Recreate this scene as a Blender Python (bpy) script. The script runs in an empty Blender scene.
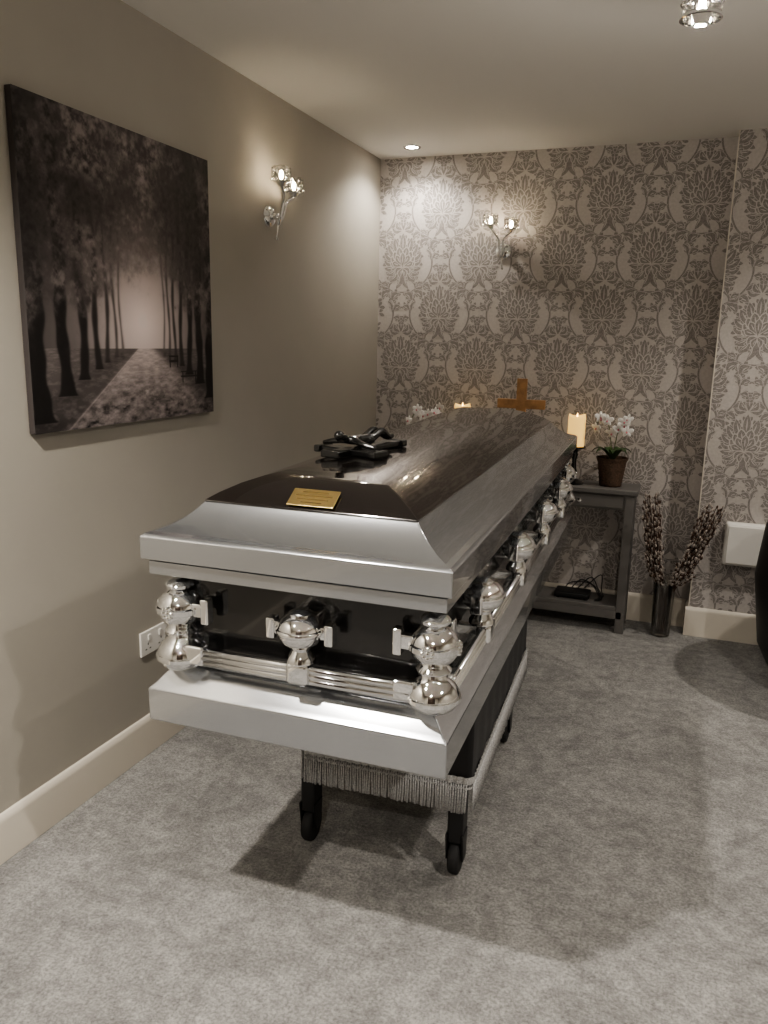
import bpy, bmesh, math, random
import numpy as np
from mathutils import Vector, Matrix, Euler
random.seed(7); np.random.seed(7)
scene=bpy.context.scene
COL=scene.collection
WY=4.255; BY=4.135; SX=1.778; H=2.4; RX=3.7; RY=-1.5
scene.view_settings.view_transform='AgX'
scene.view_settings.look='AgX - Medium High Contrast'
scene.view_settings.exposure=.62

# ------------------------------------------------------------ materials
def new_mat(name):
    m=bpy.data.materials.new(name); m.use_nodes=True
    nt=m.node_tree; b=nt.nodes['Principled BSDF']; return m,nt,b
def mat(name,c,rough=.5,metal=0,coat=0,spec=.5,noise=0,nscale=20,bump=0,bscale=200,emit=None,estr=0,sheen=0,coatr=.05):
    m,nt,b=new_mat(name)
    b.inputs['Base Color'].default_value=(*c,1); b.inputs['Roughness'].default_value=rough
    b.inputs['Metallic'].default_value=metal; b.inputs['Coat Weight'].default_value=coat
    b.inputs['Coat Roughness'].default_value=coatr
    b.inputs['Specular IOR Level'].default_value=spec
    if sheen: b.inputs['Sheen Weight'].default_value=sheen
    if emit: b.inputs['Emission Color'].default_value=(*emit,1); b.inputs['Emission Strength'].default_value=estr
    tc=nt.nodes.new('ShaderNodeTexCoord')
    if noise:
        n=nt.nodes.new('ShaderNodeTexNoise'); n.inputs['Scale'].default_value=nscale; n.inputs['Detail'].default_value=5
        nt.links.new(tc.outputs['Object'],n.inputs['Vector'])
        r=nt.nodes.new('ShaderNodeValToRGB')
        r.color_ramp.elements[0].position=.3; r.color_ramp.elements[1].position=.7
        r.color_ramp.elements[0].color=(*[x*(1-noise) for x in c],1)
        r.color_ramp.elements[1].color=(*[min(1,x*(1+noise)) for x in c],1)
        nt.links.new(n.outputs['Fac'],r.inputs['Fac']); nt.links.new(r.outputs['Color'],b.inputs['Base Color'])
    if bump:
        n2=nt.nodes.new('ShaderNodeTexNoise'); n2.inputs['Scale'].default_value=bscale; n2.inputs['Detail'].default_value=3
        nt.links.new(tc.outputs['Object'],n2.inputs['Vector'])
        bp=nt.nodes.new('ShaderNodeBump'); bp.inputs['Strength'].default_value=bump; bp.inputs['Distance'].default_value=.004
        nt.links.new(n2.outputs['Fac'],bp.inputs['Height']); nt.links.new(bp.outputs['Normal'],b.inputs['Normal'])
    return m
M={}
M['wall']=mat('wall_paint',(.40,.375,.33),.75,noise=.03,nscale=3,bump=.08,bscale=300,spec=.25)
M['ceil']=mat('ceiling_paint',(.80,.785,.75),.8,spec=.2)
M['trim']=mat('trim_gloss',(.68,.63,.55),.35)
M['paper']=mat('wallpaper_base',(.52,.485,.46),.42,noise=.08,nscale=90,bump=.15,bscale=500,spec=.4)
M['damask']=mat('wallpaper_damask',(.275,.252,.238),.6,noise=.28,nscale=200,bump=.3,bscale=400,spec=.3)
M['silver']=mat('silver_paint',(.46,.475,.495),.20,metal=.88,coat=.8,coatr=.03)
M['dark']=mat('bronze_brown_paint',(.009,.0068,.0062),.12,metal=0,coat=1,coatr=.008)
M['black']=mat('black_paint',(.008,.0075,.0075),.2,metal=.1,coat=.8)
M['chrome']=mat('chrome',(.90,.91,.92),.03,metal=1)
M['bar']=mat('satin_chrome',(.78,.79,.80),.14,metal=1)
M['gold']=mat('brass_plaque',(.83,.64,.30),.28,metal=1)
M['goldd']=mat('engraving',(.20,.13,.04),.4,metal=.6)
M['blackm']=mat('black_metal',(.006,.006,.006),.25,spec=.5,coat=.5)
M['plastic']=mat('black_plastic',(.009,.009,.010),.45)
M['rubber']=mat('rubber',(.014,.014,.015),.7)
M['cloth']=mat('black_cloth',(.010,.0095,.010),.9,sheen=.05,bump=.3,bscale=600)
M['fringe']=mat('silver_fringe',(.38,.38,.38),.55,metal=.2,noise=.45,nscale=300)
M['wood']=mat('cross_wood',(.40,.22,.10),.4,noise=.3,nscale=25)
M['table']=mat('grey_painted_wood',(.15,.143,.137),.45,noise=.05,nscale=10)
M['wax']=mat('candle_wax',(.80,.60,.25),.5,emit=(1,.60,.16),estr=.6)
M['wick']=mat('wick',(.9,.5,.1),.5,emit=(1,.55,.15),estr=8)
M['petal']=mat('orchid_petal',(.88,.86,.83),.5,spec=.3)
M['pcen']=mat('orchid_centre',(.55,.22,.25),.5)
M['leaf']=mat('leaf',(.045,.085,.03),.4,noise=.2,nscale=20)
M['stem']=mat('stem',(.10,.13,.05),.5)
M['wicker']=mat('wicker',(.085,.05,.032),.7,noise=.5,nscale=120)
M['twig']=mat('twig',(.085,.05,.035),.7)
M['catkin']=mat('catkin',(.40,.35,.31),.9,sheen=.4)
M['white']=mat('white_plastic',(.80,.78,.74),.4)
M['leather']=mat('black_leather',(.010,.009,.009),.42,bump=.25,bscale=250)
M['bulb']=mat('bulb',(1,.9,.7),.3,emit=(1,.84,.60),estr=90)
M['dl']=mat('downlight_lens',(1,.9,.7),.3,emit=(1,.92,.80),estr=80)
M['cable']=mat('cable',(.02,.02,.02),.5)
M['refl_door']=mat('reflection_door_walnut',(.035,.022,.015),.35,noise=.3,nscale=6)
def glassmat(name,cut=False):
    m,nt,b=new_mat(name); nt.nodes.remove(b); out=nt.nodes['Material Output']
    tr=nt.nodes.new('ShaderNodeBsdfTransparent'); gl=nt.nodes.new('ShaderNodeBsdfGlossy'); gl.inputs['Roughness'].default_value=.03
    mx=nt.nodes.new('ShaderNodeMixShader'); lw=nt.nodes.new('ShaderNodeLayerWeight'); lw.inputs['Blend'].default_value=.45
    add=nt.nodes.new('ShaderNodeMath'); add.operation='MULTIPLY_ADD'; add.inputs[1].default_value=.7; add.inputs[2].default_value=.05
    nt.links.new(lw.outputs['Fresnel'],add.inputs[0])
    nt.links.new(add.outputs[0],mx.inputs[0]); nt.links.new(gl.outputs[0],mx.inputs[2])
    tr.inputs['Color'].default_value=(.93,.92,.90,1)
    if cut:
        tc=nt.nodes.new('ShaderNodeTexCoord'); vo=nt.nodes.new('ShaderNodeTexVoronoi'); vo.feature='DISTANCE_TO_EDGE'; vo.inputs['Scale'].default_value=52
        r=nt.nodes.new('ShaderNodeValToRGB'); r.color_ramp.elements[0].position=.03; r.color_ramp.elements[1].position=.15
        r.color_ramp.elements[0].color=(.45,.44,.42,1); r.color_ramp.elements[1].color=(.98,.97,.95,1)
        nt.links.new(tc.outputs['Object'],vo.inputs['Vector']); nt.links.new(vo.outputs['Distance'],r.inputs['Fac']); nt.links.new(r.outputs['Color'],tr.inputs['Color'])
        tl=nt.nodes.new('ShaderNodeBsdfTranslucent'); tl.inputs['Color'].default_value=(.95,.93,.90,1)
        m2=nt.nodes.new('ShaderNodeMixShader'); m2.inputs[0].default_value=.015; nt.links.new(tr.outputs[0],m2.inputs[1]); nt.links.new(tl.outputs[0],m2.inputs[2]); nt.links.new(m2.outputs[0],mx.inputs[1])
    else: nt.links.new(tr.outputs[0],mx.inputs[1])
    nt.links.new(mx.outputs[0],out.inputs['Surface']); return m
M['glass']=glassmat('clear_glass')
M['crystal']=glassmat('crystal_glass',True)
def carpet():
    m,nt,b=new_mat('carpet'); b.inputs['Roughness'].default_value=.95; b.inputs['Specular IOR Level'].default_value=.1
    b.inputs['Sheen Weight'].default_value=.25
    tc=nt.nodes.new('ShaderNodeTexCoord')
    def N(s,d,r=.5,dist=0):
        n=nt.nodes.new('ShaderNodeTexNoise'); n.inputs['Scale'].default_value=s; n.inputs['Detail'].default_value=d; n.inputs['Roughness'].default_value=r; n.inputs['Distortion'].default_value=dist
        nt.links.new(tc.outputs['Object'],n.inputs['Vector']); return n
    def ramp(n,a,c0,e,c1):
        r=nt.nodes.new('ShaderNodeValToRGB'); r.color_ramp.elements[0].position=a; r.color_ramp.elements[1].position=e
        r.color_ramp.elements[0].color=(c0,c0,c0,1); r.color_ramp.elements[1].color=(c1,c1,c1,1); nt.links.new(n.outputs['Fac'],r.inputs['Fac']); return r
    a=ramp(N(4,7,.68,1.2),.38,.74,.62,1.14); c=ramp(N(120,4,.75),.33,.50,.67,1.42); d=ramp(N(26,4,.65),.35,.74,.65,1.18)
    base=nt.nodes.new('ShaderNodeRGB'); base.outputs[0].default_value=(.335,.325,.31,1)
    prev=base.outputs[0]
    for r in (a,c,d):
        mx=nt.nodes.new('ShaderNodeMix'); mx.data_type='RGBA'; mx.blend_type='MULTIPLY'; mx.inputs[0].default_value=1
        nt.links.new(prev,mx.inputs[6]); nt.links.new(r.outputs[0],mx.inputs[7]); prev=mx.outputs[2]
    nt.links.new(prev,b.inputs['Base Color'])
    bp=nt.nodes.new('ShaderNodeBump'); bp.inputs['Strength'].default_value=1; bp.inputs['Distance'].default_value=.012
    nt.links.new(N(150,4,.7).outputs['Fac'],bp.inputs['Height']); nt.links.new(bp.outputs['Normal'],b.inputs['Normal'])
    return m
M['carpet']=carpet()

# ------------------------------------------------------------ mesh helpers
def obj(name,vs,fs,m,parent=None,smooth=False,bevel=0,seg=2,loc=None,rot=None):
    me=bpy.data.meshes.new(name); me.from_pydata([tuple(v) for v in vs],[],fs); me.update()
    o=bpy.data.objects.new(name,me); COL.objects.link(o)
    me.materials.append(m)
    bm=bmesh.new(); bm.from_mesh(me); bmesh.ops.recalc_face_normals(bm,faces=bm.faces); bm.to_mesh(me); bm.free()
    if smooth:
        for p in me.polygons: p.use_smooth=True
    if bevel:
        b=o.modifiers.new('bevel','BEVEL'); b.width=bevel; b.segments=seg; b.limit_method='ANGLE'; b.angle_limit=math.radians(25)
        for p in me.polygons: p.use_smooth=True
        w=o.modifiers.new('wn','WEIGHTED_NORMAL'); w.keep_sharp=True
    if parent: o.parent=parent
    if loc: o.location=loc
    if rot: o.rotation_euler=rot
    return o
def boxg(a,b):
    x0,y0,z0=a; x1,y1,z1=b
    return [(x0,y0,z0),(x1,y0,z0),(x1,y1,z0),(x0,y1,z0),(x0,y0,z1),(x1,y0,z1),(x1,y1,z1),(x0,y1,z1)],[(0,3,2,1),(4,5,6,7),(0,1,5,4),(1,2,6,5),(2,3,7,6),(3,0,4,7)]
def box(name,a,b,m,parent=None,bevel=0,**k):
    v,f=boxg(a,b); return obj(name,v,f,m,parent,bevel=bevel,**k)
def merge(parts):
    V=[];F=[]
    for v,f in parts:
        n=len(V); V+=list(v); F+=[tuple(i+n for i in q) for q in f]
    return V,F
def latheg(prof,n=24,c=(0,0,0),axis=2,cap=True,sx=1,sy=1):
    V=[];F=[]
    for r,z in prof:
        for i in range(n):
            a=2*math.pi*i/n; p=[r*math.cos(a)*sx,r*math.sin(a)*sy,z]
            if axis==1: p=[p[0],p[2],p[1]]
            if axis==0: p=[p[2],p[0],p[1]]
            V.append((p[0]+c[0],p[1]+c[1],p[2]+c[2]))
    for j in range(len(prof)-1):
        for i in range(n):
            k=(i+1)%n; F.append((j*n+i,j*n+k,(j+1)*n+k,(j+1)*n+i))
    if cap:
        F.append(tuple(range(n))[::-1]); F.append(tuple((len(prof)-1)*n+i for i in range(n)))
    return V,F
def lathe(name,prof,m,parent=None,n=24,smooth=True,**k):
    cc=k.pop('c',(0,0,0)); ax=k.pop('axis',2); cap=k.pop('cap',True)
    v,f=latheg(prof,n,cc,ax,cap); o=obj(name,v,f,m,parent,smooth=smooth,**k); 
    if smooth:
        e=o.modifiers.new('es','EDGE_SPLIT'); e.split_angle=math.radians(50)
    return o
def tubeg(pts,r,n=8):
    pts=[Vector(p) for p in pts]; V=[];F=[]
    rs=r if isinstance(r,(list,tuple)) else [r]*len(pts)
    up=Vector((0,0,1)); prevN=None
    for i,p in enumerate(pts):
        t=(pts[min(i+1,len(pts)-1)]-pts[max(i-1,0)]).normalized()
        if prevN is None:
            ref=up if abs(t.z)<.9 else Vector((1,0,0)); N=t.cross(ref).normalized()
        else: N=(prevN-t*prevN.dot(t)).normalized()
        prevN=N; B=t.cross(N)
        for k in range(n):
            a=2*math.pi*k/n; V.append(tuple(p+(N*math.cos(a)+B*math.sin(a))*rs[i]))
    for i in range(len(pts)-1):
        for k in range(n):
            l=(k+1)%n; F.append((i*n+k,i*n+l,(i+1)*n+l,(i+1)*n+k))
    F.append(tuple(range(n))[::-1]); F.append(tuple((len(pts)-1)*n+k for k in range(n)))
    return V,F
def tube(name,pts,r,m,parent=None,n=10,**k):
    v,f=tubeg(pts,r,n); return obj(name,v,f,m,parent,smooth=True,**k)
def smoothpts(pts,sub=6):
    P=[Vector(p) for p in pts]; out=[]
    for i in range(len(P)-1):
        p0=P[max(i-1,0)];p1=P[i];p2=P[i+1];p3=P[min(i+2,len(P)-1)]
        for s in range(sub):
            t=s/sub; out.append(.5*((2*p1)+(p2-p0)*t+(2*p0-5*p1+4*p2-p3)*t*t+(3*p1-p0-3*p2+p3)*t**3))
    out.append(P[-1]); return out
def ellg(c,r,n=10,m=6,R=None):
    V=[];F=[]
    for j in range(m+1):
        th=math.pi*j/m
        for i in range(n):
            a=2*math.pi*i/n; v=Vector((r[0]*math.sin(th)*math.cos(a),r[1]*math.sin(th)*math.sin(a),r[2]*math.cos(th)))
            if R is not None: v=R@v
            V.append(tuple(v+Vector(c)))
    for j in range(m):
        for i in range(n):
            k=(i+1)%n; F.append((j*n+i,(j+1)*n+i,(j+1)*n+k,j*n+k))
    return V,F
def empty(name,loc=(0,0,0),rot=(0,0,0)):
    e=bpy.data.objects.new(name,None); e.empty_display_size=.1; e.location=loc; e.rotation_euler=rot; COL.objects.link(e); return e
def light(name,kind,loc,power,color,parent=None,size=.03,**k):
    l=bpy.data.lights.new(name,kind); l.energy=power; l.color=color
    if kind in('POINT','SPOT'): l.shadow_soft_size=size
    for a,b in k.items(): setattr(l,a,b)
    o=bpy.data.objects.new(name,l); COL.objects.link(o); o.location=loc
    if parent: o.parent=parent
    return o

# ------------------------------------------------------------ room
box('floor',(-.1,RY-.1,-.1),(RX+.1,WY+.1,0),M['carpet'])
box('ceiling',(-.1,RY-.1,H),(RX+.1,WY+.1,H+.1),M['ceil'])
box('wall_left',(-.1,RY-.1,0),(0,WY+.1,H),M['wall'])
wb=empty('wall_back',(0,WY,0))
box('plaster',(0,0,0),(SX,.1,H),M['paper'],wb)
box('boxed_section',(SX,BY-WY,0),(RX,.1,H),M['paper'],wb)
box('wall_right',(RX,RY-.1,0),(RX+.1,WY+.1,H),M['wall'])
box('wall_rear',(0,RY-.1,0),(RX,RY,H),M['wall'])
def baseboard(name,a,b,h=.14,d=.016,inward=(1,0)):
    a=Vector((a[0],a[1],0)); b=Vector((b[0],b[1],0)); n=Vector((inward[0],inward[1],0))
    prof=[(0,0),(d,0),(d,h-.022),(d*.75,h-.010),(d*.4,h-.003),(0,h)]
    V=[];m=len(prof)
    for p in (a,b):
        for (x,z) in prof: V.append(tuple(p+n*x+Vector((0,0,z))))
    F=[(i,(i+1)%m,(i+1)%m+m,i+m) for i in range(m)]+[tuple(range(m)),tuple(range(m,2*m))[::-1]]
    return obj(name,V,F,M['trim'],bevel=.0015)
baseboard('baseboard_left',(0,RY),(0,WY),h=.14,inward=(1,0))
bb=empty('baseboard_back',(0,0,0))
o=baseboard('skirting_main',(.016,WY),(SX-.016,WY),h=.152,inward=(0,-1)); o.parent=bb
o=baseboard('skirting_boxed',(SX-.016,BY),(RX,BY),h=.152,inward=(0,-1)); o.parent=bb
o=baseboard('skirting_return',(SX,BY-.0),(SX,WY),h=.152,inward=(-1,0)); o.parent=bb
baseboard('baseboard_right',(RX,RY),(RX,BY),h=.14,inward=(-1,0))
# double door behind the viewer, unseen; added as dark contrast for chrome reflections
D=empty('reflection_door',(.95,RY,0))
for s in(0,1):
    box('leaf_%d'%s,(.05+s*.80,.002,.005),(.845+s*.80,.045,2.04),M['refl_door'],D,bevel=.003)
    for (z0,z1) in ((.15,.85),(1.0,1.9)): box('panel_%d_%d'%(s,int(z0*100)),(.17+s*.80,.045,z0),(.725+s*.80,.055,z1),M['refl_door'],D,bevel=.006)
    tube('handle_%d'%s,[(.79+s*.12,.045,1.02),(.79+s*.12,.095,1.02),(.70+s*.30,.095,1.02)],.009,M['chrome'],D)
for nm,a,b in (('jamb_l',(0,.001,0),(.048,.055,2.09)),('jamb_r',(1.648,.001,0),(1.696,.055,2.09)),('head',(.048,.001,2.042),(1.648,.055,2.09))): box(nm,a,b,M['trim'],D,bevel=.003)

# damask pattern: painter-ordered list of (polygon, tone) for half a tile ----
def leafpoly(b,t,w,bend=0,n=7,fat=.45):
    b=np.array(b,float); t=np.array(t,float); d=t-b; L=np.linalg.norm(d); d/=L; nn=np.array([-d[1],d[0]])
    left=[];right=[]
    for i in range(n+1):
        s=i/n; c=b+d*L*s+nn*bend*L*math.sin(math.pi*s)
        ww=w*.5*(math.sin(math.pi*s**(fat)))**.8
        if i in(0,n): left.append(c); continue
        left.append(c+nn*ww); right.append(c-nn*ww)
    return left+right[::-1]
ART_=[]
def put(p,tone,mir=True): ART_.append((p,tone,mir))
def petal(b,t,w,bend=0,mir=True,fat=1.25,vein=True,gap=.004):
    b=np.array(b,float); t=np.array(t,float); d=(t-b); L=np.linalg.norm(d); d/=L
    put(leafpoly(b-d*gap,t+d*gap*1.3,w+gap*2,bend*L/(L+gap*2.3),fat=fat),1,mir)
    put(leafpoly(b,t,w,bend,fat=fat),0,mir)
    if vein and w>.02: put(leafpoly(b+d*L*.30,t-d*L*.16,w*.18,bend*.8,n=5,fat=.9),1,mir)
def band(pts,w0,w1,tone=0):
    P=[np.array(p[:2]) for p in smoothpts([(a,b,0) for a,b in pts],4)]
    Lf=[];Rt=[]; N=len(P)
    for i,p in enumerate(P):
        t=P[min(i+1,N-1)]-P[max(i-1,0)]; t=t/np.linalg.norm(t); nn=np.array([-t[1],t[0]]); w=(w0+(w1-w0)*i/(N-1))/2
        Lf.append(p+nn*w); Rt.append(p-nn*w)
    for i in range(N-1): put([Lf[i],Lf[i+1],Rt[i+1],Rt[i]],tone)
def ang(cx,cy,deg,r0,r1): a=math.radians(deg); return (cx+r0*math.cos(a),cy+r0*math.sin(a)),(cx+r1*math.cos(a),cy+r1*math.sin(a))
def serr(b,t,w,bend,n=2,mir=True):
    b=np.array(b,float); t=np.array(t,float); d=t-b; L=np.linalg.norm(d); u=d/L; nn=np.array([-u[1],u[0]])
    for k in range(n):
        s=.30+.42*k/max(1,n-1); c=b+d*s+nn*bend*L*math.sin(math.pi*s)
        for sg in(-1,1):
            e=c+u*w*.55+nn*sg*w*.66*(1-.3*s); petal(c-u*w*.15,e,w*.44,0,gap=.003,vein=False,mir=mir)
    petal(b,t,w*.80,bend,gap=.003,mir=mir)
# S-scroll stems rising between the bouquets, dressed with acanthus fronds
band([(.0,-.205),(.06,-.200),(.125,-.165),(.180,-.105),(.205,-.03),(.195,.05),(.170,.115),(.175,.175),(.215,.205),(.262,.190)],.009,.013)
for (bx,by,tx,ty,w,bd) in [(.03,-.20,.060,-.268,.050,.15),(.08,-.193,.145,-.240,.050,.18),(.130,-.160,.200,-.185,.044,.15),(.175,-.12,.245,-.120,.048,.2),
    (.207,-.04,.255,-.055,.038,.15),(.205,.01,.256,.035,.040,.15),(.19,.07,.245,.120,.050,.2),(.172,.15,.122,.185,.040,.2),(.180,.185,.163,.258,.044,-.15),(.215,.205,.228,.280,.042,-.1),(.197,.0,.165,.07,.026,-.15),(.15,-.145,.100,-.160,.030,-.1)]:
    serr((bx,by),(tx,ty),w,bd)
# bouquet: ruffled outer petals
for k,(dg,r) in enumerate(((12,.135),(32,.155),(52,.170),(71,.185))):
    b,t=ang(0,-.03,dg,.05,r); serr(b,t,.052,-.05,2)
serr((0,.03),(0,.175),.050,0,mir=False)
for dg,r in ((-8,.132),(-28,.130),(-50,.140),(-74,.160)):
    b,t=ang(0,-.03,dg,.03,r); serr(b,t,.042,-.14,1)
for k,(dg,r) in enumerate(((10,.085),(32,.095),(54,.105),(76,.118))):
    b,t=ang(0,-.03,dg,.02,r); petal(b,t,.040,-.02,fat=1.6,gap=.006)
for dg in (22,58): 
    b,t=ang(0,-.04,dg,.01,.070+dg*.0003); petal(b,t,.034,-.02,fat=1.6,gap=.005)
petal((0,-.045),(0,.052),.034,mir=False,fat=1.6,gap=.005)
petal((0,-.05),(.050,-.085),.026,.2,gap=.005); petal((0,-.05),(.02,-.105),.022,.15,gap=.005)
petal((0,.195),(0,.275),.036,mir=False); petal((.008,.195),(.048,.245),.030,-.18); petal((.01,.19),(.080,.208),.026,-.2)
for k in range(5):
    b,t=ang(.265,-.065,72*k+90,.005,.026); petal(b,t,.020,vein=False,mir=False,gap=.002)
SC=.82; TW,TH=.53*SC,.66*SC
def damask(x0,x1,z0,z1,y,ox,oz,name):
    V=[];F=[];MI=[]
    for i in range(-1,int((x1-x0)/TW)+3):
        for j in range(-1,int((z1-z0)/TH)+3):
            for (dx,dz) in ((0,0),(TW/2,TH/2)):
                cx=x0+ox+i*TW+dx; cz=z0+oz+j*TH+dz
                if cx<x0-.4 or cx>x1+.4 or cz<z0-.4 or cz>z1+.4: continue
                for q,(poly,tone,mir) in enumerate(ART_):
                    for sgn in ((1,-1) if mir else (1,)):
                        P=[(p[0]*SC*sgn+cx,p[1]*SC+cz) for p in poly]
                        mx=sum(p[0] for p in P)/len(P); mz=sum(p[1] for p in P)/len(P)
                        if not(x0<mx<x1 and z0<mz<z1): continue
                        n=len(V); yy=y-q*5e-6-(2e-6 if sgn<0 else 0)
                        for a,b in P: V.append((min(max(a,x0+.001),x1-.001),yy,min(max(b,z0+.001),z1-.001)))
                        fc=tuple(range(n,n+len(P))); F.append(fc if sgn>0 else fc[::-1]); MI.append(tone)
    me=bpy.data.meshes.new(name); me.from_pydata(V,[],F); me.materials.append(M['damask']); me.materials.append(M['paper'])
    me.polygons.foreach_set('material_index',MI)
    ob=bpy.data.objects.new(name,me); COL.objects.link(ob); ob.parent=wb; return ob
damask(0,SX,.15,H,-.0005,.14,.10,'damask_print_main')
damask(SX,RX,.15,H,BY-WY-.0005,.17,.30,'damask_print_boxed')
box('wallpaper_edge_bead',(SX-.003,BY-WY-.003,0),(SX+.002,BY-WY+.004,H),M['trim'],wb)

# ------------------------------------------------------------ canvas art
def vnoise(u,v,s,oct=4,seed=0):
    r=np.random.RandomState(seed); out=np.zeros_like(u); amp=1; tot=0
    for o in range(oct):
        n=int(s*2**o)+2; g=r.rand(n+2,n+2); x=u*s*2**o; y=v*s*2**o
        xi=np.clip(x.astype(int),0,n); yi=np.clip(y.astype(int),0,n); fx=x-xi; fy=y-yi; fx=fx*fx*(3-2*fx); fy=fy*fy*(3-2*fy)
        out+=amp*((g[yi,xi]*(1-fx)+g[yi,xi+1]*fx)*(1-fy)+(g[yi+1,xi]*(1-fx)+g[yi+1,xi+1]*fx)*fy); tot+=amp; amp*=.6
    return out/tot
S=.8725
ART=empty('canvas_art_print',(0,1.6585,1.169))
N=460
uu,vv=np.meshgrid(np.linspace(0,1,N),np.linspace(0,1,N))
cu,cv=.55,.36
n1=vnoise(uu,vv,7,6,1); n2=vnoise(uu,vv,45,4,2); n3=vnoise(uu,vv,12,6,9); n4=vnoise(uu,vv,60,3,12)
d=np.sqrt(((uu-cu)/.20)**2+((vv-cv)/.20)**2)
fog=np.exp(-d**1.6*.8)
val=.075+.95*fog
gl=.262
TR=[(.03,.075,.03,.012,.95),(.145,.052,.110,.015,.85),(.235,.038,.160,.020,.72),(.302,.027,.192,.032,.66),(.355,.018,.215,.055,.60),(.395,.013,.232,.09,.56),(.428,.010,.245,.16,.52),
    (.985,.060,.06,.012,.9),(.905,.044,.12,.018,.8),(.84,.032,.160,.026,.7),(.785,.022,.195,.038,.64),(.740,.016,.218,.06,.60),(.704,.012,.235,.10,.56),(.674,.009,.247,.17,.52)]
g=vv<gl
t=np.clip((gl-vv)/gl,0,1)
gn=vnoise(uu,np.clip(t,0,1)**.5,34,5,5); gn2=vnoise(uu,np.clip(t,0,1)**.5,9,4,6)
pl=cu-.03-.37*t; pr=cu+.05+.40*t
sm=lambda x,k: 1/(1+np.exp(np.clip(-x/k,-40,40)))
path=sm(uu-pl,.004+.006*t)*sm(pr-uu,.012+.02*t)
gro=(.10*(1-t)+.045+.22*np.clip(gn-.45,0,1))*(1-path)+path*(.50*(1-t)**1.8+.13+.60*np.clip(gn-.44,-.2,1)*(.5+gn2*.8))
gro+=np.exp(-((uu-pl)/(.003+.004*t))**2)*.14
val=np.where(g,gro,val)
for (tu,tw,bv,dk,tp) in TR:
    wob=tu+.006*np.sin(vv*15+tu*40)+(tu-cu)*.03*(vv-.3)
    w=tw*.5*(1+.8*np.exp(-np.clip(vv-bv,0,1)/.018)+.12*np.sin(vv*50+tu*90))
    a=sm(w-np.abs(uu-wob),.0022)*(vv>bv)
    val=val*(1-a)+dk*a
    val*=1-.35*np.exp(-((uu-tu)/(tw*1.3))**2-((vv-bv+.008)/.016)**2)
arch=.35+.17*np.exp(-((uu-cu)/.13)**2)+.06*np.clip(.5-np.abs(uu-cu),0,1)
can=sm(vv-arch-.04+(n3-.5)*.42,.030)*np.clip(.60+1.2*(n2-.35),0,1)
can=np.clip(can*1.2,0,1)
side=np.clip((np.abs(uu-cu)-.12)/.4,0,1)
leaf=.050+.26*np.clip((n1-.43)*3.2,0,1)*np.clip((n2-.3)*2.4,0,1)+.06*n4
leaf=leaf*(1-.42*side)+.20*np.exp(-(((uu-cu)/.20)**2+((vv-.53)/.12)**2))*(.4+n2)
val=val*(1-can)+leaf*can
for (bu,bvv,s) in [(.83,.135,.055),(.73,.195,.03)]:
    a=((np.abs(uu-bu)<s)&(np.abs(vv-bvv-.02)<.004))|((np.abs(uu-bu)<s)&(np.abs(vv-bvv-.038)<.003))|((np.abs(np.abs(uu-bu)-s*.8)<.003)&(vv>bvv-.005)&(vv<bvv+.04))
    val=np.where(a,.03,val)
vig=1-.2*np.clip(((uu-.5)**2+(vv-.5)**2)*1.6,0,1)
val=np.clip(val*vig,.01,1)
colr=np.stack([val*1.03,val*.885,val*.86,np.ones_like(val)],-1)
V=[(.022,u*S,v*S) for v in np.linspace(0,1,N) for u in np.linspace(0,1,N)]
F=[(j*N+i,j*N+i+1,(j+1)*N+i+1,(j+1)*N+i) for j in range(N-1) for i in range(N-1)]
me=bpy.data.meshes.new('printed_face'); me.from_pydata(V,[],F)
ca=me.color_attributes.new('art','FLOAT_COLOR','POINT'); ca.data.foreach_set('color',colr.reshape(-1).astype(np.float32))
m,nt,b=new_mat('alley_print'); at=nt.nodes.new('ShaderNodeAttribute'); at.attribute_name='art'; nt.links.new(at.outputs['Color'],b.inputs['Base Color']); b.inputs['Roughness'].default_value=.6; b.inputs['Specular IOR Level'].default_value=.3
me.materials.append(m); o=bpy.data.objects.new('printed_face',me); COL.objects.link(o); o.parent=ART
box('stretcher',(.001,0,0),(.0215,S,S),mat('canvas_edge',(.05,.042,.040),.7),ART,bevel=.002)

# ------------------------------------------------------------ casket
W,L,HH=.697,2.10,.436
C=empty('casket',(.589,1.361,.581),(.019,0,.021))
def loft(name,loops,m,parent=C,bevel=.003,cap0=True,cap1=True,seg=2):
    V=[];F=[]
    for ins,z in loops: V+=[(ins,ins,z),(W-ins,ins,z),(W-ins,L-ins,z),(ins,L-ins,z)]
    for j in range(len(loops)-1):
        for i in range(4):
            k=(i+1)%4; F.append((4*j+i,4*j+k,4*(j+1)+k,4*(j+1)+i))
    if cap0: F.append((3,2,1,0))
    if cap1: n=4*(len(loops)-1); F.append((n,n+1,n+2,n+3))
    return obj(name,V,F,m,parent,bevel=bevel,seg=seg)
loft('base_moulding',[(.012,0),(.0,.004),(.0,.080),(.012,.090),(.030,.112),(.048,.126),(.06,.128)],M['silver'])
loft('body_shell',[(.060,.10),(.060,.350)],M['black'])
loft('lid_lower_band',[(.045,.346),(.012,.348),(.012,.378),(.03,.381)],M['silver'],bevel=.002)
loft('lid_rim',[(.03,.379),(.0,.384),(.0,.434),(.007,.440),(.022,.444),(.045,.452),(.070,.468),(.090,.486),(.100,.498),(.103,.500)],M['silver'],bevel=.0025)
loft('lid_crown',[(.101,.499),(.103,.504),(.125,.518),(.16,.535),(.20,.549),(.24,.559),(.265,.563),(.335,.567)],M['dark'],bevel=.006,seg=3)
pq=empty('name_plaque_mount',(.356,.125,.5225),(math.atan2(.030,.050),0,.0)); pq.parent=C
box('name_plaque',(-.054,-.026,0),(.054,.026,.003),M['gold'],pq,bevel=.001)
parts=[]
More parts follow.
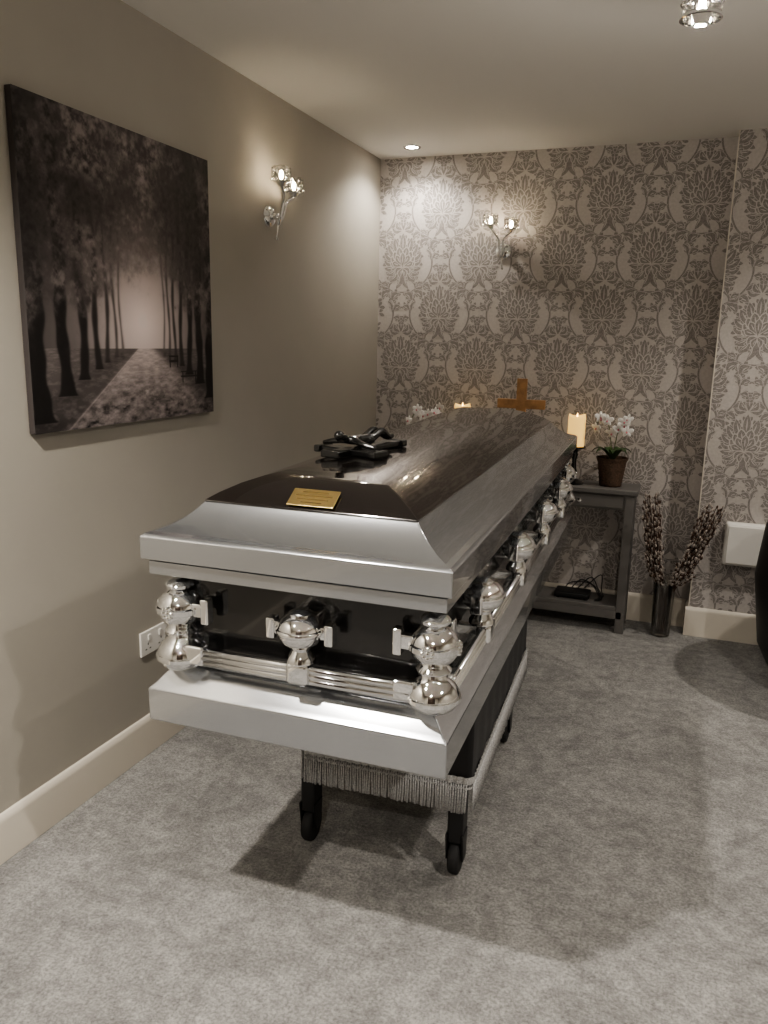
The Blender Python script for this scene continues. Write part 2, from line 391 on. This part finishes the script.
for i,(w,y) in enumerate([(.030,.016),(.042,.005),(.036,-.006),(.024,-.016)]): parts.append(boxg((-w,y-.0012,.0031),(w,y+.0012,.0034)))
v,f=merge(parts); obj('engraved_text',v,f,M['goldd'],pq)
def casting(x,y,sx,sy,name,s=1.0):
    e=empty(name,(x,y,.258)); e.parent=C; e.scale=(s,s,s)
    prof=[(.012,-.128),(.040,-.128),(.048,-.122),(.054,-.112),(.057,-.100),(.055,-.086),(.047,-.073),(.037,-.064),(.030,-.058),(.028,-.050),(.036,-.046),(.038,-.040),(.034,-.036)]
    for k in range(13):
        a=math.radians(-58+ k*11.3); prof.append((.052*math.cos(a),.012+.048*math.sin(a)))
    prof+=[(.022,.060),(.031,.063),(.033,.070),(.027,.077),(.013,.082),(.001,.083)]
    lathe('urn',prof,M['chrome'],e,n=36)
    lathe('band',[(.0515,.004),(.0560,.007),(.0560,.018),(.0515,.021)],M['chrome'],e,n=36)
    lathe('foot_band',[(.056,-.108),(.0600,-.105),(.0600,-.097),(.056,-.094)],M['chrome'],e,n=36)
    parts=[]
    oy=-1 if y<L/2 else 1
    for (cx,cy,ax) in ((0,oy*.052,1),((1 if x>W/2 else -1)*.052,0,0)):
        for q in range(8):
            a=2*math.pi*q/8; u_=.011*math.cos(a); w_=.011*math.sin(a)
            parts.append(ellg((cx+(u_ if ax else 0),cy+(0 if ax else u_),.035+w_-.022),(.006,.006,.006),8,6))
        parts.append(ellg((cx,cy,.013),(.007,.007,.007),8,6))
    v,f=merge(parts); obj('rosettes',v,f,M['chrome'],e,smooth=True)
    for ax in (0,1):
        d=[-sx,0] if ax==0 else [0,-sy]
        lo=[min(0,d[0]*.085),min(0,d[1]*.085)]; hi=[max(0,d[0]*.085),max(0,d[1]*.085)]
        t=.008; ox=.012*sx if ax==1 else 0; oy2=.012*sy if ax==0 else 0
        box('flange_%d'%ax,(lo[0]-(t if ax else 0)+ox,lo[1]-(0 if ax else t)+oy2,.000),(hi[0]+(t if ax else 0)+ox,hi[1]+(0 if ax else t)+oy2,.032),M['chrome'],e,bevel=.003)
        cx,cy=d[0]*.076+ox,d[1]*.076+oy2
        box('flange_tip_%d'%ax,(cx-(.010 if ax==0 else .013),cy-(.013 if ax==0 else .010),-.014),(cx+(.010 if ax==0 else .013),cy+(.013 if ax==0 else .010),.046),M['chrome'],e,bevel=.004)
        cx,cy=d[0]*.055+ox*2,d[1]*.055+oy2*2
        box('socket_%d'%ax,(cx-(.024 if ax==0 else .016),cy-(.016 if ax==0 else .024),-.108),(cx+(.024 if ax==0 else .016),cy+(.016 if ax==0 else .024),-.062),M['chrome'],e,bevel=.006)
    return e
ci=.052
casting(ci+.018,.040,-1,-1,'corner_casting_a',.97); casting(W-ci+.010,.040,1,-1,'corner_casting_b',.95)
casting(ci,L-.036,-1,1,'corner_casting_c',.95); casting(W-ci+.010,L-.036,1,1,'corner_casting_d',.95)
BZ=.173
def bar(name,a,b):
    a=Vector(a);b=Vector(b); parts=[]
    for dz,r in ((-.012,.0095),(0,.0105),(.012,.0095)): parts.append(tubeg([a+Vector((0,0,dz)),b+Vector((0,0,dz))],r,12))
    v,f=merge(parts); obj(name,v,f,M['bar'],C,smooth=True)
bar('handle_bar_head',(.09,.012,BZ),(W-.08,.012,BZ)); bar('handle_bar_foot',(.08,L-.012,BZ),(W-.08,L-.012,BZ))
bar('handle_bar_side_a',(.012,.07,BZ),(.012,L-.07,BZ)); bar('handle_bar_side_b',(W-.012,.07,BZ),(W-.012,L-.07,BZ))
def lug(x,y,nx,ny,name):
    e=empty(name,(x,y,.268),(0,0,math.atan2(ny,nx)+math.pi/2)); e.parent=C
    lathe('cap',[(.014,-.036),(.032,-.031),(.044,-.020),(.050,-.006),(.050,.008),(.045,.021),(.034,.030),(.024,.034),(.026,.039),(.016,.044),(.001,.046)],M['chrome'],e,n=32)
    lathe('cap_band',[(.050,-.004),(.0535,-.001),(.0535,.006),(.050,.009)],M['chrome'],e,n=32)
    box('cross_arm',(-.072,-.008,-.014),(.072,.010,.014),M['chrome'],e,bevel=.004)
    for s in(-1,1): box('arm_tip_%d'%s,(s*.066-.010,-.014,-.024),(s*.066+.010,.014,.022),M['chrome'],e,bevel=.004)
    lathe('neck',[(.024,-.034),(.020,-.042),(.026,-.052),(.031,-.060),(.031,-.068)],M['chrome'],e,n=20)
    box('bar_clamp',(-.026,-.028,-.114),(.026,.010,-.064),M['chrome'],e,bevel=.010)
    box('arm_to_body',(-.012,-.004,-.10),(.012,.055,-.075),M['chrome'],e,bevel=.003)
    box('backplate',(-.03,.0,-.03),(.03,.055,.03),M['chrome'],e,bevel=.004)
lug(W/2+.026,.018,0,-1,'lug_foot'); lug(W/2,L-.018,0,1,'lug_head')
for i,yy in enumerate((.375,.83,1.31,1.74)):
    lug(W-.020,yy,1,0,'lug_side_%d'%i); lug(.020,yy,-1,0,'lug_far_%d'%i)

# crucifix on the lid: upright along the casket, cross-arm towards the viewer
X=empty('crucifix',(.320,.505,.5672),(0,0,math.radians(163))); X.parent=C
bpy.context.view_layer.update(); mw=X.matrix_world.copy(); X.parent=None; X.matrix_world=mw@Matrix.Scale(.88,4)
v,f=merge([boxg((-.022,-.17,0),(.022,.14,.018)),boxg((-.10,.036,.0),(.10,.080,.018)),boxg((-.032,-.182,0),(.032,-.158,.020)),boxg((-.032,.128,0),(.032,.152,.020)),boxg((-.112,.026,0),(-.090,.090,.020)),boxg((.090,.026,0),(.112,.090,.020))])
obj('cross',v,f,M['blackm'],X,bevel=.004)
J=[(0,-.01,.034),(0,.03,.038),(0,.056,.042),(0,.074,.048),(.006,.096,.054),
   (.024,.062,.040),(.058,.072,.034),(.098,.062,.025),(-.024,.062,.040),(-.058,.072,.034),(-.098,.062,.025),
   (.013,-.025,.038),(.018,-.075,.060),(.006,-.125,.028),(.004,-.145,.034),(-.013,-.025,.038),(-.012,-.075,.058),(-.005,-.125,.030),(-.004,-.145,.036)]
E=[(0,1),(1,2),(2,3),(3,4),(2,5),(5,6),(6,7),(2,8),(8,9),(9,10),(0,11),(11,12),(12,13),(13,14),(0,15),(15,16),(16,17),(17,18)]
RAD=[.018,.015,.020,.008,.014,.010,.0085,.007,.010,.0085,.007,.013,.011,.008,.007,.013,.011,.008,.007]
me=bpy.data.meshes.new('corpus'); me.from_pydata(J,E,[]); o=bpy.data.objects.new('corpus',me); COL.objects.link(o); o.parent=X
sk=o.modifiers.new('skin','SKIN'); 
for i,r in enumerate(RAD): me.skin_vertices[0].data[i].radius=(r,r)
me.skin_vertices[0].data[0].use_root=True
o.modifiers.new('sub','SUBSURF').levels=2; o.modifiers['sub'].render_levels=2; me.materials.append(M['blackm'])
v,f=merge([ellg((0,-.020,.036),(.026,.024,.018)),ellg((.006,.100,.056),(.014,.017,.015)),ellg((.024,-.014,.032),(.012,.026,.012))]); obj('loincloth_and_hair',v,f,M['blackm'],X,smooth=True)

# ------------------------------------------------------------ bier trolley
B=empty('bier_trolley',(1.02,1.75,0),(0,0,.045))
BW,BL=.225,.93
box('deck',(-BW,0,.520),(BW,BL,.574),M['plastic'],B,bevel=.006,rot=(0,0,0))
for i,y in enumerate((.03,BL*.5,BL-.03)): lathe('roller_%d'%i,[(.010,-BW+.02),(.010,BW-.02)],M['rubber'],B,axis=0,c=(0,y,.580-.004+y*.019),n=16)
V=[];F=[]
def P(s):
    s=s%(2*(2*BW+BL))
    if s<2*BW: return (-BW+s,0,0,-1)
    s-=2*BW
    if s<BL: return (BW,s,1,0)
    s-=BL
    if s<2*BW: return (BW-s,BL,0,1)
    s-=2*BW; return (-BW,BL-s,-1,0)
T=2*(2*BW+BL); NS=440; zs=[.57,.50,.43,.365]
for z in zs:
    for i in range(NS):
        x,y,nx,ny=P(T*i/NS); k=.0015*math.sin(i*.35)*(.57-z)/.2+.004
        V.append((x+nx*k,y+ny*k,z))
for j in range(len(zs)-1):
    for i in range(NS): k=(i+1)%NS; F.append((j*NS+i,j*NS+k,(j+1)*NS+k,(j+1)*NS+i))
obj('skirt_cloth',V,F,M['cloth'],B,smooth=True)
parts=[]
for z0,z1,kk in ((.352,.372,.009),(.340,.346,.011)):
    V=[];F=[]
    for z in (z0,z1):
        for i in range(NS):
            x,y,nx,ny=P(T*i/NS); k=kk+.002*math.sin(i*1.9); V.append((x+nx*k,y+ny*k,z))
    for i in range(NS): k=(i+1)%NS; F.append((i,k,NS+k,NS+i))
    parts.append((V,F))
v,f=merge(parts); obj('fringe_braid',v,f,M['fringe'],B)
parts=[]; ns=420
for i in range(ns):
    x,y,nx,ny=P(T*(i+.5)/ns); x+=nx*.010; y+=ny*.010; jx=random.uniform(-.002,.002); l=random.uniform(-.003,.003)
    parts.append(tubeg([(x,y,.352),(x+jx*.3,y,.318),(x+jx,y+jx,.274+l)],[.0024,.0028,.0034],5))
v,f=merge(parts); obj('bullion_fringe',v,f,M['fringe'],B,smooth=True)
for sx in(-1,1):
    for k in(0,1):
        y0,y1=(.16,BL-.10) if k else (BL-.10,.16)
        x=sx*(BW-.03-.018*k)
        tube('scissor_leg_%d_%d'%(sx,k),[(x,y0,.52),(x,y1,.26)],.013,M['plastic'],B)
for y in(.16,BL-.10): box('cross_rail_%d'%int(y*100),(-BW-.03,y-.012,.25),(BW-.05,y+.012,.28),M['plastic'],B,bevel=.004)
for sx in(-1,1):
    for y in(.13,BL-.02):
        x=sx*(BW-.012)-.042-(.008 if sx<0 else 0); nm='castor_%d_%d'%(sx,int(y*100))
        box(nm+'_post',(x-.022,y-.03,.100),(x+.022,y+.035,.30),M['plastic'],B,bevel=.008)
        for s in(-1,1):
            v=[(x+s*.022-.003,y-.035,.13),(x+s*.022-.003,y+.025,.13),(x+s*.022-.003,y+.015,.045),(x+s*.022-.003,y-.02,.045)]
            v+=[(a+.006,b_,c_) for a,b_,c_ in v]
            obj(nm+'_fork',v,[(0,1,2,3),(7,6,5,4),(0,4,5,1),(1,5,6,2),(2,6,7,3),(3,7,4,0)],M['plastic'],B,bevel=.002)
        lathe(nm+'_wheel',[(.012,-.016),(.040,-.016),(.046,-.014),(.050,-.008),(.050,.008),(.046,.014),(.040,.016),(.012,.016)],M['rubber'],B,axis=0,c=(x,y,.050),n=32)

# ------------------------------------------------------------ crystal sconces
def shade(e,c,r=.038,h=.060,up=1,name='shade',gm='crystal'):
    cx,cy,cz=c
    n=12; V=[];F=[]; prof=[(.012,0),(.030,.004),(r,.014),(r*1.02,h-.006),(r*.98,h)]
    for rr,z in prof:
        for i in range(n):
            a=2*math.pi*i/n; q=rr*(1+.05*(i%2)); V.append((cx+q*math.cos(a),cy+q*math.sin(a),cz+up*z))
    for j in range(len(prof)-1):
        for i in range(n): k=(i+1)%n; F.append((j*n+i,j*n+k,(j+1)*n+k,(j+1)*n+i))
    o=obj(name+'_crystal',V,F,M[gm],e)
    parts=[]
    for i in range(6):
        a=2*math.pi*i/6; parts.append(ellg((cx+(r+.001)*math.cos(a),cy+(r+.001)*math.sin(a),cz+up*.012),(.005,.005,.006),8,5))
    v,f=merge(parts); obj(name+'_studs',v,f,M['chrome'],e,smooth=True)
    v,f=latheg([(.001,-.014*up),(.014,-.012*up),(.018,-.002*up),(.028,.002*up),(.030,.008*up),(.001,.009*up)],20,(cx,cy,cz)); obj(name+'_cup',v,f,M['chrome'],e,smooth=True)
    v,f=ellg((cx,cy,cz+up*.030),(.008,.008,.017),10,8); obj(name+'_bulb',v,f,M['bulb'],e,smooth=True)
WARM=(1,.935,.85)
def sconce(name,loc,rotz,power=30):
    e=empty(name,loc,(0,0,rotz))
    lathe('backplate',[(.001,-.024),(.022,-.023),(.038,-.015),(.045,-.006),(.045,-.0005)],M['chrome'],e,axis=1,n=32)
    lathe('boss',[(.001,-.050),(.010,-.048),(.014,-.040),(.012,-.02)],M['chrome'],e,axis=1,n=20)
    for s,z in((-1,.115),(1,.092)):
        tube('arm_%d'%s,smoothpts([(0,-.045,-.035),(s*.010,-.062,.0),(s*.012,-.075,.05),(s*.030,-.088,.080-(.115-z)*.5),(s*.054,-.09,z-.006)]),.0070,M['chrome'],e)
        shade(e,(s*.054,-.09,z),name='shade_%d'%s)
        light('lamp_%d'%s,'POINT',(s*.054,-.09,z+.034),power,(1,.84,.63),e,size=.006)
    tube('tail',smoothpts([(0,-.045,-.035),(0,-.040,-.065),(0.004,-.035,-.085)]),.004,M['chrome'],e)
    lathe('finial',[(.001,-.008),(.008,-.003),(.008,.003),(.001,.008)],M['chrome'],e,c=(.004,-.035,-.088),n=14)
    return e
sconce('wall_sconce',(0.0005,3.0,1.925),math.radians(90))
sconce('wall_sconce',(.700,WY-.0015,1.910),0,24)

CL=empty('ceiling_light',(1.61,2.20,H))
lathe('canopy',[(.001,-.030),(.035,-.028),(.046,-.018),(.050,-.0005)],M['chrome'],CL,n=32)
tube('stem',[(0,0,-.025),(0,0,-.150)],.007,M['chrome'],CL)
lathe('gallery',[(.008,-.115),(.030,-.119),(.046,-.131),(.050,-.145),(.049,-.167),(.046,-.167),(.046,-.145),(.028,-.127),(.008,-.123)],M['chrome'],CL,n=32,cap=False)
lathe('lower_ring',[(.044,-.193),(.049,-.195),(.049,-.201),(.044,-.202)],M['chrome'],CL,n=32,cap=False)
shade(CL,(0,0,-.137),r=.044,h=.064,up=-1,name='shade',gm='glass')
light('lamp','POINT',(0,0,-.180),12,WARM,CL,size=.012)
def downlight(x,y,power,spot=140,size=.03):
    e=empty('recessed_downlight',(x,y,H))
    lathe('bezel',[(.030,-.0005),(.032,-.004),(.042,-.005),(.045,-.0005)],M['chrome'],e,n=32,cap=False)
    lathe('lens',[(.001,-.0015),(.030,-.0012)],M['dl'],e,n=24,cap=False)
    l=light('lamp','SPOT',(0,0,-.012),power,WARM,e,size=size,spot_size=math.radians(spot),spot_blend=.6)
downlight(.253,4.036,16)
downlight(.52,.50,165,size=.035)
downlight(2.75,.75,100)  # unseen lamp on the right, added as fill
downlight(2.75,3.3,55)
downlight(1.6,-.9,95)  # unseen lamp behind the camera, added as fill to soften shadows

# ------------------------------------------------------------ console table
TX0,TX1,TY0,TY1,TZ=.28,1.49,3.985,4.225,.745
T_=empty('console_table',(TX0,TY0,0)); tw=TX1-TX0; td=TY1-TY0
box('top',(-.0,-.0,TZ-.025),(tw,td,TZ),M['table'],T_,bevel=.004)
box('apron',(.03,.02,TZ-.105),(tw-.03,td-.02,TZ-.025),M['table'],T_,bevel=.002)
box('drawer_front',(tw*.55,.012,TZ-.095),(tw-.07,.02,TZ-.035),M['table'],T_,bevel=.003)
lathe('drawer_knob',[(.001,0),(.010,.003),(.012,.010),(.005,.018),(.004,.022)],M['chrome'],T_,axis=1,c=(tw*.77,-.009,TZ-.065),n=16)
for i,x in enumerate((.015,tw-.06)):
    for j,y in enumerate((.012,td-.057)): box('leg_%d%d'%(i,j),(x,y,0),(x+.045,y+.045,TZ-.025),M['table'],T_,bevel=.003)
box('lower_shelf',(.03,.015,.115),(tw-.03,td-.015,.140),M['table'],T_,bevel=.003)
box('shelf_rail',(.03,.012,.075),(tw-.03,.03,.115),M['table'],T_,bevel=.002)

R_=empty('wifi_router',(1.20,4.09,.1405))
box('case',(-.09,-.055,.004),(.09,.055,.034),M['plastic'],R_,bevel=.008)
for i,(x,y) in enumerate(((-.07,-.04),(.07,-.04),(-.07,.04),(.07,.04))): box('foot_%d'%i,(x-.008,y-.008,0),(x+.008,y+.008,.005),M['rubber'],R_)
for i in range(4): tube('cable_%d'%i,smoothpts([(-.05+.03*i,.05,.02),(-.02+.05*i,.085,.05+.02*i),(.08+.02*i,.07,.06-.01*i),(.13+.008*i,.02,.02),(.15,-.02+.015*i,.008),(.12,-.045,.008)]),.003,M['cable'],R_,n=6)
lathe('led',[(.001,0),(.003,.001)],M['chrome'],R_,c=(0,0,.034),n=8)

K=empty('wooden_cross',(.868,4.10,TZ+.001))
box('upright',(-.026,-.011,.02),(.026,.011,.520),M['wood'],K,bevel=.003)
box('crossbar',(-.124,-.0115,.366),(.124,.0115,.414),M['wood'],K,bevel=.003)
box('foot_block',(-.08,-.045,0),(.08,.045,.024),M['wood'],K,bevel=.004)

def candle(x,y,hh=0):
    e=empty('candle_on_holder',(x,y,TZ+.001))
    lathe('holder',[(.055,0),(.058,.006),(.045,.014),(.020,.026),(.013,.045),(.020,.060),(.014,.075),(.011,.12),(.018,.150),(.014,.160),(.034,.178),(.052,.184),(.054,.192),(.001,.192)],M['blackm'],e,n=28)
    n=40; V=[];F=[]
    prof=[(.042,.1925),(.043,.20),(.043,.335+hh),(.040,.350+hh),(.034,.348+hh),(.028,.338+hh),(.001,.335+hh)]
    for j,(r,z) in enumerate(prof):
        for i in range(n):
            a=2*math.pi*i/n; dz=(.006*math.sin(2*a+1) if 2<=j<=4 else 0); V.append((r*math.cos(a),r*math.sin(a),z+dz))
    for j in range(len(prof)-1):
        for i in range(n): k=(i+1)%n; F.append((j*n+i,j*n+k,(j+1)*n+k,(j+1)*n+i))
    obj('wax_pillar',V,F,M['wax'],e,smooth=True)
    lathe('flame',[(.0005,.334+hh),(.004,.342+hh),(.003,.350+hh),(.0005,.36+hh)],M['wick'],e,n=10)
candle(1.160,4.08); candle(.560,4.08,.025)

def orchid(x,y,seed,mirror=1,up=0):
    rnd=random.Random(seed); e=empty('potted_orchid',(x,y,TZ+.001))
    V=[];F=[]; n=48; rings=15
    for j in range(rings):
        z=.145*j/(rings-1); r=.052+.020*j/(rings-1)
        for i in range(n):
            a=2*math.pi*i/n; q=r+.0035*math.sin(i*math.pi/2+ (j%2)*math.pi)+ (.005 if j>rings-3 else 0); V.append((q*math.cos(a),q*math.sin(a),z))
    for j in range(rings-1):
        for i in range(n): k=(i+1)%n; F.append((j*n+i,j*n+k,(j+1)*n+k,(j+1)*n+i))
    F.append(tuple(range(n))[::-1])
    obj('wicker_pot',V,F,M['wicker'],e,smooth=True)
    lathe('soil',[(.001,.128),(.066,.126)],M['twig'],e,cap=False)
    for i in range(7):
        a=i*2*math.pi/7+.3; l=.075+.03*rnd.random()
        V=[];F=[];m=8
        for k in range(m+1):
            s=k/m; r=.01+l*s; z=.130+.07*math.sin(s*2.2)-.02*s; w=.020*math.sin(math.pi*min(1,s*.93+.07))
            for q in(-1,0,1): V.append((r*math.cos(a)-q*w*math.sin(a),r*math.sin(a)+q*w*math.cos(a),z+abs(q)*.006))
        for k in range(m):
            for q in(0,1): F.append((k*3+q,k*3+q+1,(k+1)*3+q+1,(k+1)*3+q))
        obj('leaf_%d'%i,V,F,M['leaf'],e,smooth=True)
    fl=[];ce=[]
    for s in range(2):
        dx=mirror*(-.06 if s==0 else .05); pts=smoothpts([(0,0,.13),(dx*.2,-.01,.22),(dx*.5,-.02,.31),(dx*1.0,-.03,.345-.02*s+up),(dx*1.5,-.04,.30-.02*s+up)])
        tube('flower_stem_%d'%s,pts,.0025,M['stem'],e,n=6)
        for k in range(5):
            p=pts[int(len(pts)*(.46+.53*k/4))-1]; c=p+Vector((rnd.uniform(-.02,.02),-.022,rnd.uniform(-.026,.020)))
            yaw=rnd.uniform(-.8,.8); RZ=Matrix.Rotation(yaw,3,'Z')@Matrix.Rotation(rnd.uniform(-.4,.4),3,'X')
            for q in range(5):
                a=math.radians(90+72*q); ln=.019 if q in(1,4) else .016
                Rm=RZ@Matrix.Rotation(-a,3,'Y')
                fl.append(ellg(c+Rm@Vector((ln*.85,0,0)),(ln,.0022,.012 if q in(1,4) else .009),8,5,Rm))
            ce.append(ellg(c+RZ@Vector((0,-.006,-.004)),(.005,.006,.006),8,5))
    v,f=merge(fl); obj('petals',v,f,M['petal'],e,smooth=True)
    v,f=merge(ce); obj('flower_centres',v,f,M['pcen'],e,smooth=True)
orchid(1.345,4.10,3); orchid(.36,4.10,5,-1,.01)

# ------------------------------------------------------------ pussy willow in glass vase
PW=empty('pussy_willow_vase',(1.652,4.072,0))
lathe('glass_vase',[(.001,0.001),(.040,.001),(.046,.006),(.046,.02),(.050,.16),(.056,.30),(.053,.30),(.047,.16),(.042,.018),(.001,.016)],M['glass'],PW,n=32,cap=False)
tw=[];ck=[]
rnd=random.Random(11)
for i in range(150):
    side=-1 if i%2 else 1
    top=(rnd.uniform(.34,.76) if side<0 else rnd.uniform(.34,.72)); k_=(top-.25)/.5
    tx=((-.045-.060*k_+rnd.uniform(-.04,.04)) if side<0 else (.065+.16*k_+rnd.uniform(-.06,.03)))
    tx=max(tx,-.133)
    ty=rnd.uniform(-.16,.02); b0=(rnd.uniform(-.03,.03),rnd.uniform(-.03,.03),.022); mid=(tx*.20,ty*.15,.24)
    pts=smoothpts([b0,mid,(tx*.66,ty*.6,.24+(top-.24)*.50),(tx,ty,top)],8)
    tw.append(tubeg(pts,[.0034-.0018*k/(len(pts)-1) for k in range(len(pts))],5))
    for k in range(12,len(pts)):
        p=pts[k]; t=(pts[k]-pts[k-1]).normalized(); a=k*2.4+i; off=Vector((math.cos(a),math.sin(a),.3))*.006
        Rm=t.to_track_quat('Z','Y').to_matrix(); (ck if (k+i)%3 else tw).append(ellg(p+off,(.0050,.0050,.009),6,5,Rm))
v,f=merge(tw); obj('twigs',v,f,M['twig'],PW,smooth=True)
v,f=merge(ck); obj('catkins',v,f,M['catkin'],PW,smooth=True)

# ------------------------------------------------------------ wall heater, socket
HT=empty('panel_heater',(1.905,BY-.001,.40))
box('body',(0,-.055,0),(.235,0,.212),M['white'],HT,bevel=.012,seg=4)
box('front_panel',(.012,-.062,.012),(.223,-.054,.200),M['white'],HT,bevel=.006,seg=3)
SK=empty('power_socket',(.0005,2.145,.405))
box('faceplate',(0,-.073,-.043),(.009,.073,.043),M['white'],SK,bevel=.003)
for s in(-1,1):
    box('switch_%d'%s,(.009,s*.030-.007,.008),(.013,s*.030+.007,.028),M['white'],SK,bevel=.001)
    for (dy,dz,a,b_) in((0,-.004,.002,.004),(-.011,-.022,.004,.002),(.011,-.022,.004,.002)): box('pin_hole',(.0088,s*.036+dy-a,dz-b_),(.0094,s*.036+dy+a,dz+b_),M['plastic'],SK)

# ------------------------------------------------------------ tub armchair
A=empty('tub_armchair',(2.40,3.60,0),(0,0,math.radians(90)))
def shell(rout,rin,z0,z1,a0,a1):
    V=[];F=[];n=36
    prof=[(rin,z0+.02),(rout-.06,z0),(rout-.02,z0+.08),(rout+.02,(z0+z1)/2+.05),(rout,z1-.05),(rout-.03,z1-.01),((rout+rin)/2,z1),(rin+.02,z1-.02),(rin,z1-.07)]
    m=len(prof)
    for i in range(n+1):
        a=a0+(a1-a0)*i/n; drop=.14*(abs(i/n-.5)*2)**2.2
        for r,z in prof:
            zz=z-(drop if z>(z0+z1)/2 else 0); V.append((r*math.cos(a),r*math.sin(a),zz))
    for i in range(n):
        for j in range(m): k=(j+1)%m; F.append((i*m+j,i*m+k,(i+1)*m+k,(i+1)*m+j))
    F.append(tuple(range(m))); F.append(tuple(n*m+j for j in range(m))[::-1]); return V,F
v,f=shell(.37,.26,.12,.76,math.radians(-30),math.radians(210))
o=obj('barrel_back',v,f,M['leather'],A,smooth=True)
lathe('seat_base',[(.001,.14),(.27,.14),(.28,.17),(.28,.32),(.27,.335),(.001,.335)],M['leather'],A,n=36)
lathe('seat_cushion',[(.001,.335),(.255,.335),(.272,.36),(.272,.42),(.25,.45),(.15,.462),(.001,.465)],M['leather'],A,n=36)
for i,a in enumerate((45,135,225,315)):
    lathe('leg_%d'%i,[(.014,0),(.022,.14)],M['blackm'],A,c=(.22*math.cos(math.radians(a)),.22*math.sin(math.radians(a)),0.0),n=14)

# ------------------------------------------------------------ world, camera
w=bpy.data.worlds.new('World'); scene.world=w; w.use_nodes=True
w.node_tree.nodes['Background'].inputs[0].default_value=(1,.9,.78,1); w.node_tree.nodes['Background'].inputs[1].default_value=.05
cx,h,yaw,pit,roll,fpx=1.6595,1.4342,.3592,.2124,.0215,787.24
Fv=Vector((-math.sin(yaw)*math.cos(pit),math.cos(yaw)*math.cos(pit),-math.sin(pit)))
Rv=Vector((math.cos(yaw),math.sin(yaw),0)); Uv=Rv.cross(Fv)
R2=Rv*math.cos(roll)+Uv*math.sin(roll); U2=-Rv*math.sin(roll)+Uv*math.cos(roll)
cd=bpy.data.cameras.new('camera'); cd.sensor_fit='VERTICAL'; cd.sensor_height=36; cd.lens=fpx*36/1024; cd.clip_start=.02
co=bpy.data.objects.new('camera',cd); COL.objects.link(co)
mt=Matrix((R2,U2,-Fv)).transposed().to_4x4(); mt.translation=(cx,0,h); co.matrix_world=mt
scene.camera=co
